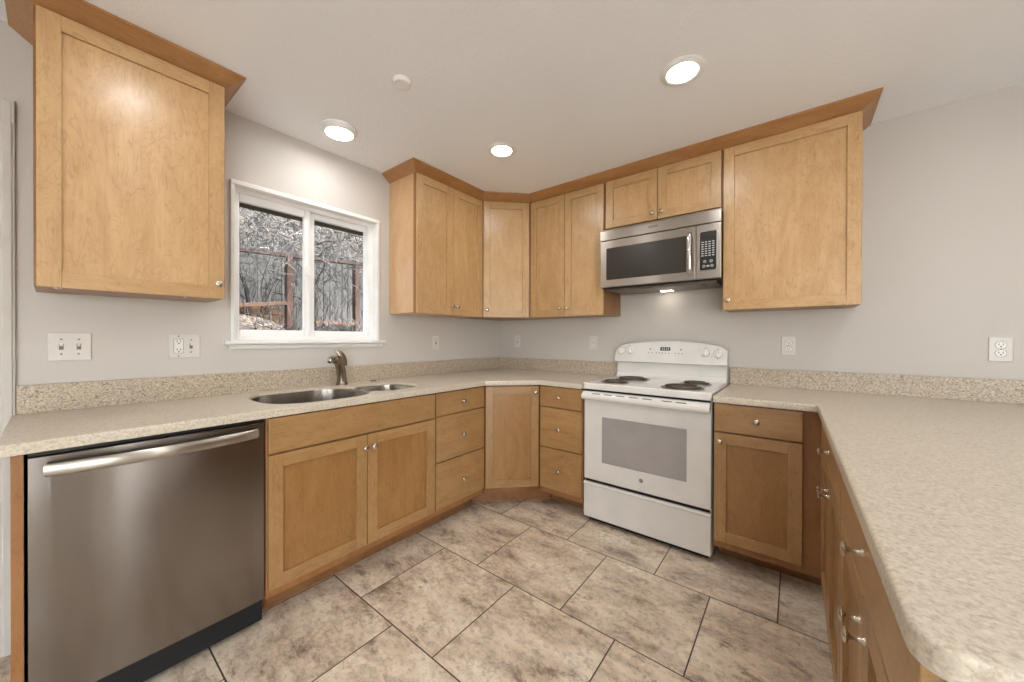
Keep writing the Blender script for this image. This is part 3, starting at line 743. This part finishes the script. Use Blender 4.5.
mk('button', b, PANELTXT, mp)
b = B(); box(b, 0.03, MW - 0.03, -MD_ + 0.05, -0.03, -0.014, 0.0, 0.004)
for k in range(2): box(b, 0.09 + 0.30 * k, 0.34 + 0.30 * k, -0.33, -0.16, -0.018, -0.013, 0.002)
mk('vent_base', b, PANM, mwv)
b = B(); box(b, 0.33, 0.41, -0.10, -0.065, -0.0165, -0.0135, 0.001); mk('cooktop_lamp', b, emit('lit_hood_lamp', (1.0, 0.9, 0.76, 1), 16.0), mwv)

# ------------------------------------------------------------------ wall cabinets
ZU0, ZU1 = 1.384, 2.341
UB, UD = -0.3045, -0.3245
def wall_box(parent, W, z0, z1, mat=SIDEW):
    b = B(); t = 0.016
    box(b, 0, t, UB + 0.018, -0.002, z0, z1); box(b, W - t, W, UB + 0.018, -0.002, z0, z1)
    box(b, t, W - t, UB + 0.018, -0.002, z0 + 0.0, z0 + t); box(b, t, W - t, UB + 0.018, -0.002, z1 - t, z1)
    box(b, t, W - t, -0.010, -0.002, z0 + t, z1 - t)
    mk('body', b, mat, parent)
    b = B(); box(b, 0, W, UB, UB + 0.018, z0, z1, 0.001); mk('face_frame', b, BOXW, parent)
ZF = 2.345
cab = thing('wall_cabinet', 'large single-door maple wall cabinet left of the window above the dishwasher', 'cabinet', (0, -2.838, 0), PI / 2)
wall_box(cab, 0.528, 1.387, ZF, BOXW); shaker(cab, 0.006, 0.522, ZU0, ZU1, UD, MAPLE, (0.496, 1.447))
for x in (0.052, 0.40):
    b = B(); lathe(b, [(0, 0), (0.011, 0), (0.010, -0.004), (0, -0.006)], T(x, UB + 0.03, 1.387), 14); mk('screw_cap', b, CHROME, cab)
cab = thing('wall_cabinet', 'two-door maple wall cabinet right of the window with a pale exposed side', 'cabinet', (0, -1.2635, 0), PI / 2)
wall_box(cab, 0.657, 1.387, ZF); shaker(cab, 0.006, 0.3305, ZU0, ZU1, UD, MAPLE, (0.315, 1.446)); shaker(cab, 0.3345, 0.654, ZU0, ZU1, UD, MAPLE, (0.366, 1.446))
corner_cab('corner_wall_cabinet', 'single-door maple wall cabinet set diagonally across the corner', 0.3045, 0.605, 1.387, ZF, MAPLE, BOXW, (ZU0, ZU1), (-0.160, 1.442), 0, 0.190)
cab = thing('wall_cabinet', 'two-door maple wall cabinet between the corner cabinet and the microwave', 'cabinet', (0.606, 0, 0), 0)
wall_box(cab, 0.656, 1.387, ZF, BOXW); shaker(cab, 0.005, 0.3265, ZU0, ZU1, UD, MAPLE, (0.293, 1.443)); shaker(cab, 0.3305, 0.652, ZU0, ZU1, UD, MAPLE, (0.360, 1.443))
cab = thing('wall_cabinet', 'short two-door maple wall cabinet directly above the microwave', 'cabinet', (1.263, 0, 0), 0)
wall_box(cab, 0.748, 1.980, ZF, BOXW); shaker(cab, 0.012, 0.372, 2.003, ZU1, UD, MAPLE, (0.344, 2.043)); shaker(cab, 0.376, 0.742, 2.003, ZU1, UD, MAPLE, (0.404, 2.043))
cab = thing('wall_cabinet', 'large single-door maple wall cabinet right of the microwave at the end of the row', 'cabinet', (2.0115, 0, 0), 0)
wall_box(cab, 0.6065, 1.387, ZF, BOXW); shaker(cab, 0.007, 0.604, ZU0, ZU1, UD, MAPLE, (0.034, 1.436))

# ---- crown mouldings (mitred along a path)
CPROF = [(0.0015, 2.3460), (0.0015, 2.352), (0.006, 2.354), (0.056, 2.392), (0.063, 2.395), (0.064, 2.4025), (0.0015, 2.4025)]
def crown(path, label):
    """path: (x, y, mitre dx, mitre dy)"""
    b = B(); t = bmesh.new()
    secs = [[t.verts.new((x + o * dx, y + o * dy, z)) for o, z in CPROF] for x, y, dx, dy in path]
    n = len(CPROF); k = 0
    for a, c in zip(secs, secs[1:]):
        p, q = a[0].co, c[0].co; mi = 0 if abs(q.x - p.x) > abs(q.y - p.y) else 1
        for i in range(n):
            f = t.faces.new((a[i], a[(i + 1) % n], c[(i + 1) % n], c[i])); f.material_index = mi
    t.faces.new(secs[0]); t.faces.new(secs[-1]); bmesh.ops.recalc_face_normals(t, faces=t.faces)
    me = bpy.data.meshes.new('tmp'); t.to_mesh(me); t.free(); b.from_mesh(me); bpy.data.meshes.remove(me)
    o = mk('crown_molding', b, [CROWNX, CROWNY], smooth=False); tag(o, label, 'molding'); return o
q = math.sqrt(2) - 1
CB = 0.3085
def crown2(path, label):
    o = crown(path, label)
    return o
CPROF = [(-0.012, 2.3458), (0.0, 2.3458), (0.004, 2.350), (0.056, 2.391), (0.062, 2.394), (0.0635, 2.4025), (-0.012, 2.4025)]
crown([(0.001, -2.838, 0, -1), (CB, -2.838, 1, -1), (CB, -2.310, 1, 1), (0.001, -2.310, 0, 1)], 'short stained crown moulding capping the wall cabinet left of the window')
crown([(0.001, -1.2635, 0, -1), (CB, -1.2635, 1, -1), (CB, -0.606, 1, -q), (0.606, -CB, q, -1), (2.618, -CB, 1, -1), (2.618, -0.001, 1, 0)], 'long stained crown moulding capping the row of wall cabinets round the corner')

# ------------------------------------------------------------------ switches and outlets
def plate(b, w, h=0.115): box(b, -w / 2, w / 2, -0.006, 0.0, -h / 2, h / 2, 0.003)
def screws(parent, xs, zs):
    for x in xs:
        for z in zs:
            b = B(); lathe(b, [(0, 0), (0.0034, 0), (0.003, 0.0012), (0, 0.0014)], T(x, -0.006, z) @ RX(PI / 2), 10); mk('screw', b, GREYMARK, parent)
def toggle(parent, x):
    b = B(); box(b, x - 0.006, x + 0.006, -0.0075, -0.005, -0.0125, 0.0125, 0.0006); fr = mk('toggle_frame', b, GREYMARK, parent)
    b = B(); box(b, x - 0.0042, x + 0.0042, -0.018, -0.0065, -0.006, 0.004, 0.0015, M=T(0, 0, 0.004) @ RX(-0.35)); mk('toggle', b, KNOBW, fr)
def duplex(parent, x, gfci=False):
    if gfci:
        b = B(); box(b, x - 0.0165, x + 0.0165, -0.009, -0.005, -0.033, 0.033, 0.001); r = mk('receptacle', b, KNOBW, parent); rs = ((r, -0.020), (r, 0.020))
        b = B(); box(b, x - 0.018, x + 0.018, -0.0066, -0.0045, -0.0345, 0.0345, 0.0004); mk('receptacle_gap', b, GREYMARK, parent)
    else:
        rs = []
        for z in (-0.0195, 0.0195):
            b = B(); lathe(b, [(0, 0), (0.017, 0), (0.0165, 0.002), (0, 0.002)], T(x, -0.006, z) @ RX(PI / 2), 24); r = mk('receptacle', b, KNOBW, parent)
            b = B(); lathe(b, [(0.017, 0), (0.0182, 0), (0.0182, 0.0009), (0.017, 0.0009)], T(x, -0.0058, z) @ RX(PI / 2), 24, cap=False); mk('rim', b, GREYMARK, r)
            rs.append((r, z))
    yy = -0.0093 if gfci else -0.0082
    for r, z in rs:
        for dx in (-0.0062, 0.0062): b = B(); box(b, x + dx - 0.0012, x + dx + 0.0012, yy, yy + 0.002, z - 0.001, z + 0.008); mk('slot', b, DARKSLOT, r)
        b = B(); lathe(b, [(0, 0), (0.0030, 0), (0.0030, 0.0005), (0, 0.0005)], T(x, yy + 0.0005, z - 0.007) @ RX(PI / 2), 10); mk('slot', b, DARKSLOT, r)
GO = 'duplex outlets on the back wall'
def elec(name, label, cat, loc, rz, w, kinds, group=None):
    t = thing(name, label, cat, loc, rz, group); b = B(); plate(b, w); mk('cover_plate', b, PLATE, t)
    for x, k in kinds:
        if k == 't': toggle(t, x); screws(t, [x], (-0.030, 0.030))
        elif k == 'g': duplex(t, x, True); screws(t, [x], (-0.048, 0.048))
        elif k == 'd': duplex(t, x); screws(t, [x], (0.0,))
    return t
elec('light_switch', 'white double toggle switch plate below the left wall cabinet', 'switch', (0, -2.7535, 1.170), PI / 2, 0.115, ((-0.023, 't'), (0.023, 't')), 'switch plates')
elec('outlet_switch_plate', 'white plate pairing an outlet and a toggle left of the window sill', 'outlet', (0, -2.3975, 1.167), PI / 2, 0.115, ((-0.023, 'g'), (0.023, 't')))
elec('light_switch', 'white single toggle switch plate on the window wall under the two-door cabinet', 'switch', (0, -0.829, 1.171), PI / 2, 0.070, ((0, 't'),), 'switch plates')
elec('light_switch', 'white single toggle switch plate on the range wall close to the corner', 'switch', (0.230, 0, 1.182), 0, 0.070, ((0, 't'),), 'switch plates')
elec('outlet', 'white duplex outlet just left of the range back guard', 'outlet', (1.031, 0, 1.174), 0, 0.072, ((0, 'd'),), GO)
elec('outlet', 'white duplex outlet right of the range under the large wall cabinet', 'outlet', (2.327, 0, 1.170), 0, 0.072, ((0, 'd'),), GO)
elec('outlet', 'white duplex outlet on bare wall above the peninsula at the far right', 'outlet', (3.129, 0, 1.165), 0, 0.072, ((0, 'd'),), GO)

# ------------------------------------------------------------------ ceiling fixtures
def downlight(x, y, label, drop=0.0):
    t = thing('ceiling_light', label, 'ceiling light', (x, y, ZC), 0, 'ceiling lights')
    b = B()
    if drop: lathe(b, [(0.070, -drop + 0.002), (0.074, -drop - 0.001), (0.082, -drop + 0.003), (0.094, -0.010), (0.096, -0.004), (0.096, 0.0)], None, 40, cap=False)
    else: lathe(b, [(0.061, -0.003), (0.064, -0.008), (0.075, -0.010), (0.092, -0.004), (0.095, 0.0)], None, 40, cap=False)
    mk('trim', b, TRIMW, t)
    z = -drop - 0.0005 if drop else -0.0045
    b = B(); lathe(b, [(0, z - 0.001), (0.045, z - 0.0006), (0.066 if drop else 0.0615, z + 0.001), (0.072 if drop else 0.0625, z + 0.003)], None, 40, cap=False); mk('lens', b, LENS_DIM if drop else LENS, t)
    return t
downlight(0.305, -1.785, 'raised round ceiling light close to the wall above the window', 0.030)
downlight(0.888, -1.036, 'flush round ceiling light in front of the corner cabinets')
downlight(1.957, -1.060, 'flush round ceiling light in front of the microwave, largest in view')
downlight(3.02, -1.06, 'flush round ceiling light over the peninsula')
downlight(0.87, -2.56, 'flush round ceiling light in front of the dishwasher')
downlight(1.95, -2.45, 'flush round ceiling light in the open floor behind the range side')
downlight(3.05, -2.45, 'flush round ceiling light past the peninsula end')
b = B(); lathe(b, [(0, -0.020), (0.034, -0.020), (0.039, -0.018), (0.041, -0.012), (0.042, 0)], T(0.917, -1.794, ZC), 32)
tag(mk('ceiling_disc', b, TRIMW), 'small round white cover disc on the ceiling between the lights', 'ceiling cover')

# ------------------------------------------------------------------ outside the window
GRND = NT('leaf_litter'); v = GRND.coords(rand=False); f = GRND.noise(v, 9, 6, 0.7)
GRND = GRND.set(Base_Color=GRND.ramp(f, [(0.35, srgb(26, 23, 20)), (0.5, srgb(58, 51, 43)), (0.65, srgb(100, 90, 78))]), Roughness=0.95)
FENCEM = wood('weathered_fence', 'z', srgb(110, 107, 102), srgb(86, 83, 78), srgb(36, 33, 30), 0.9)
REDW = wood('redwood_post', 'z', srgb(72, 44, 26), srgb(56, 34, 20), srgb(32, 20, 12), 0.85)
REDWY = wood('redwood_rail', 'y', srgb(98, 70, 46), srgb(82, 57, 37), srgb(50, 34, 22), 0.85)
TWIGL = plain('pale_twigs', srgb(104, 101, 96), 0.9)
TWIGD = plain('dark_twigs', srgb(34, 30, 28), 0.9)
EAVEM = plain('olive_eave_paint', srgb(78, 74, 54), 0.8)
b = B(); t = bmesh.new(); NXg, NYg = 24, 24; rows = []
for i in range(NXg + 1):
    x = -0.15 - 7.0 * i / NXg; r = []
    for j in range(NYg + 1):
        y = -7.0 + 11.0 * j / NYg
        h = 0.35 + 1.05 * min(1, max(0, (-x - 0.9) / 1.7)) + 0.10 * math.sin(2.3 * y + 1.0) * min(1, -x / 2) - 0.10 * max(-1, min(1, (y + 1.0) / 1.2)) * min(1, -x / 2)
        h += max(0, -x - 3.9) * 1.35
        r.append(t.verts.new((x, y, h + random.uniform(-0.02, 0.02))))
    rows.append(r)
for i in range(NXg):
    for j in range(NYg): t.faces.new((rows[i][j], rows[i + 1][j], rows[i + 1][j + 1], rows[i][j + 1]))
bmesh.ops.recalc_face_normals(t, faces=t.faces)
if sum(f.normal.z for f in t.faces) < 0: bmesh.ops.reverse_faces(t, faces=t.faces)
merge(b, t); g = struct('ground', b, GRND)
b = B(); box(b, -9, WX1 + 0.15, -30, WY0 - 0.15, -0.3, -0.12); box(b, WX1 + 0.15, 24, -30, 14, -0.3, -0.12); struct('ground', b, plain('bounce_patio', srgb(196, 190, 180), 0.9))  # unseen pale ground, added to bounce sunlight in through the added glazing
b = B(); prism(b, [(-0.15, 2.30), (-0.72, 2.135), (-0.74, 2.135), (-0.74, 2.30), (-0.15, 2.46)], 'y', -6, 1.0); struct('roof_eave', b, EAVEM)
fn = thing('fence', 'weathered grey board fence behind the vines outside the window', 'fence', (-3.3, -1.0, 1.2))
y = -3.2
b = B()
while y < 1.9:
    w = 0.095; h = random.uniform(1.25, 1.40); box(b, -0.011, 0.011, y + 1.0, y + 1.0 + w - 0.008, -0.1, h, 0.003); y += w
mk('boards', b, FENCEM, fn)
for y in (-2.4, 0.1, 1.7):
    b = B(); box(b, -0.11, -0.012, y + 1.0, y + 1.09, -0.2, 1.35, 0.004); mk('post', b, FENCEM, fn)
ar = thing('trellis', 'red-brown timber trellis of posts and rails just outside the window', 'trellis', (-2.5, -0.6, 1.15))
for y in (-1.024, -0.168):
    b = B(); box(b, -0.045, 0.045, y + 0.6 - 0.032, y + 0.6 + 0.032, -0.15, 1.10, 0.004); mk('post', b, REDW, ar)
b = B(); box(b, -0.03, 0.03, -1.2, -0.40, -0.022, 0.022, 0.003, M=T(0, 0, 0.53) @ RX(0.12)); mk('rail', b, REDWY, ar)
b = B(); box(b, -0.03, 0.03, -0.12, 0.42, 0.24, 0.275, 0.003); mk('rail', b, REDWY, ar)
b = B(); box(b, -0.03, 0.03, -1.3, 0.9, 1.06, 1.10, 0.003, M=RX(0.05)); mk('rail', b, REDW, ar)
b = B()
for k in range(3): box(b, -2.93, -2.86, -2.2, -0.95, 1.30 + 0.10 * k, 1.39 + 0.10 * k, 0.006)
tag(mk('retaining_boards', b, REDWY), 'low stacked orange-brown boards on the bank behind the trellis', 'retaining wall')
def branch(b, p, d, L, r, n=10, wob=0.35, mi=0, droop=0.0):
    pts = [Vector(p)]; dv = Vector(d).normalized(); rad = [r]
    for k in range(n):
        dv = (dv + Vector((random.uniform(-wob, wob) * 0.6, random.uniform(-wob, wob), random.uniform(-wob, wob) - droop))).normalized()
        pts.append(pts[-1] + dv * (L / n)); rad.append(r * (1 - 0.8 * (k + 1) / n))
    tube(b, pts, rad, 5, mi=mi); return pts
# two bare trunks in front of the fence
for (y, lab) in ((-0.62, 'dark crooked bare trunk seen through the right window pane'), (-1.38, 'dark slim bare trunk seen through the left window pane')):
    b = B(); pts = branch(b, (-2.75, y, 1.15), (0, 0.08, 1), 1.75, 0.032, 14, 0.22)
    for k in (4, 6, 8, 10): branch(b, pts[k], (random.uniform(-.2, .4), random.choice((-1, 1)), 0.7), 0.7, 0.014, 8, 0.35)
    tag(mk('bare_trunk', b, TWIGD), lab, 'tree', 'bare trunks outside')
b = B()
for k in range(2600):
    x = random.uniform(-3.2, -2.0); y = random.uniform(-2.4, 1.1); z = random.triangular(1.75, 3.3, 2.7)
    branch(b, (x, y, z), (random.uniform(-.3, .3), random.uniform(-1, 1), random.uniform(-.5, .5)), random.uniform(0.2, 0.6), random.uniform(0.0025, 0.0055), 8, 0.8, 0 if random.random() < 0.5 else 1, 0.05)
for k in range(300):
    x = random.uniform(-3.1, -2.3); y = random.uniform(-2.3, 1.0)
    branch(b, (x, y, random.uniform(1.3, 1.7)), (random.uniform(-.2, .2), random.uniform(-.4, .4), 1), random.uniform(0.5, 1.1), random.uniform(0.002, 0.0045), 10, 0.4, 0 if random.random() < 0.35 else 1)
o = tag(mk('vine_tangle', b, [TWIGL, TWIGD]), 'pale tangle of bare vine twigs filling the view outside the window', 'vines'); o['kind'] = 'stuff'
b = B()
for k in range(420):
    x = random.uniform(-2.2, -1.7); y = random.uniform(-2.3, -0.2)
    branch(b, (x, y, random.uniform(1.15, 1.32)), (random.uniform(-1, 1), random.uniform(-1, 1), random.uniform(-.1, .6)), random.uniform(0.05, 0.25), random.uniform(0.003, 0.007), 5, 0.7, 0 if random.random() < 0.4 else 1)
o = tag(mk('brush_litter', b, [TWIGL, TWIGD]), 'dry brush and twigs heaped along the bottom of the window view', 'brush'); o['kind'] = 'stuff'

MULCH = NT('pale_mulch'); v = MULCH.coords(rand=False); f = MULCH.noise(v, 26, 4, 0.7)
MULCH.bump(f, 0.8, 0.02)
MULCH = MULCH.set(Base_Color=MULCH.ramp(f, [(0.38, srgb(30, 25, 21)), (0.5, srgb(72, 62, 52)), (0.62, srgb(112, 101, 86))]), Roughness=0.95)
b = B(); t = bmesh.new(); bmesh.ops.create_uvsphere(t, u_segments=28, v_segments=14, radius=1.0)
bmesh.ops.delete(t, geom=[q for q in t.verts if q.co.z < -0.15], context='VERTS')
for q in t.verts:
    k = 1 + random.uniform(-0.08, 0.08); q.co = Vector((q.co.x * 0.34 * k - 2.15, q.co.y * 0.62 * k - 1.75, q.co.z * 0.26 * k + 1.18))
merge(b, t); tag(mk('mulch_pile', b, MULCH), 'pale heap of mulch at the lower left corner of the window view', 'mulch')
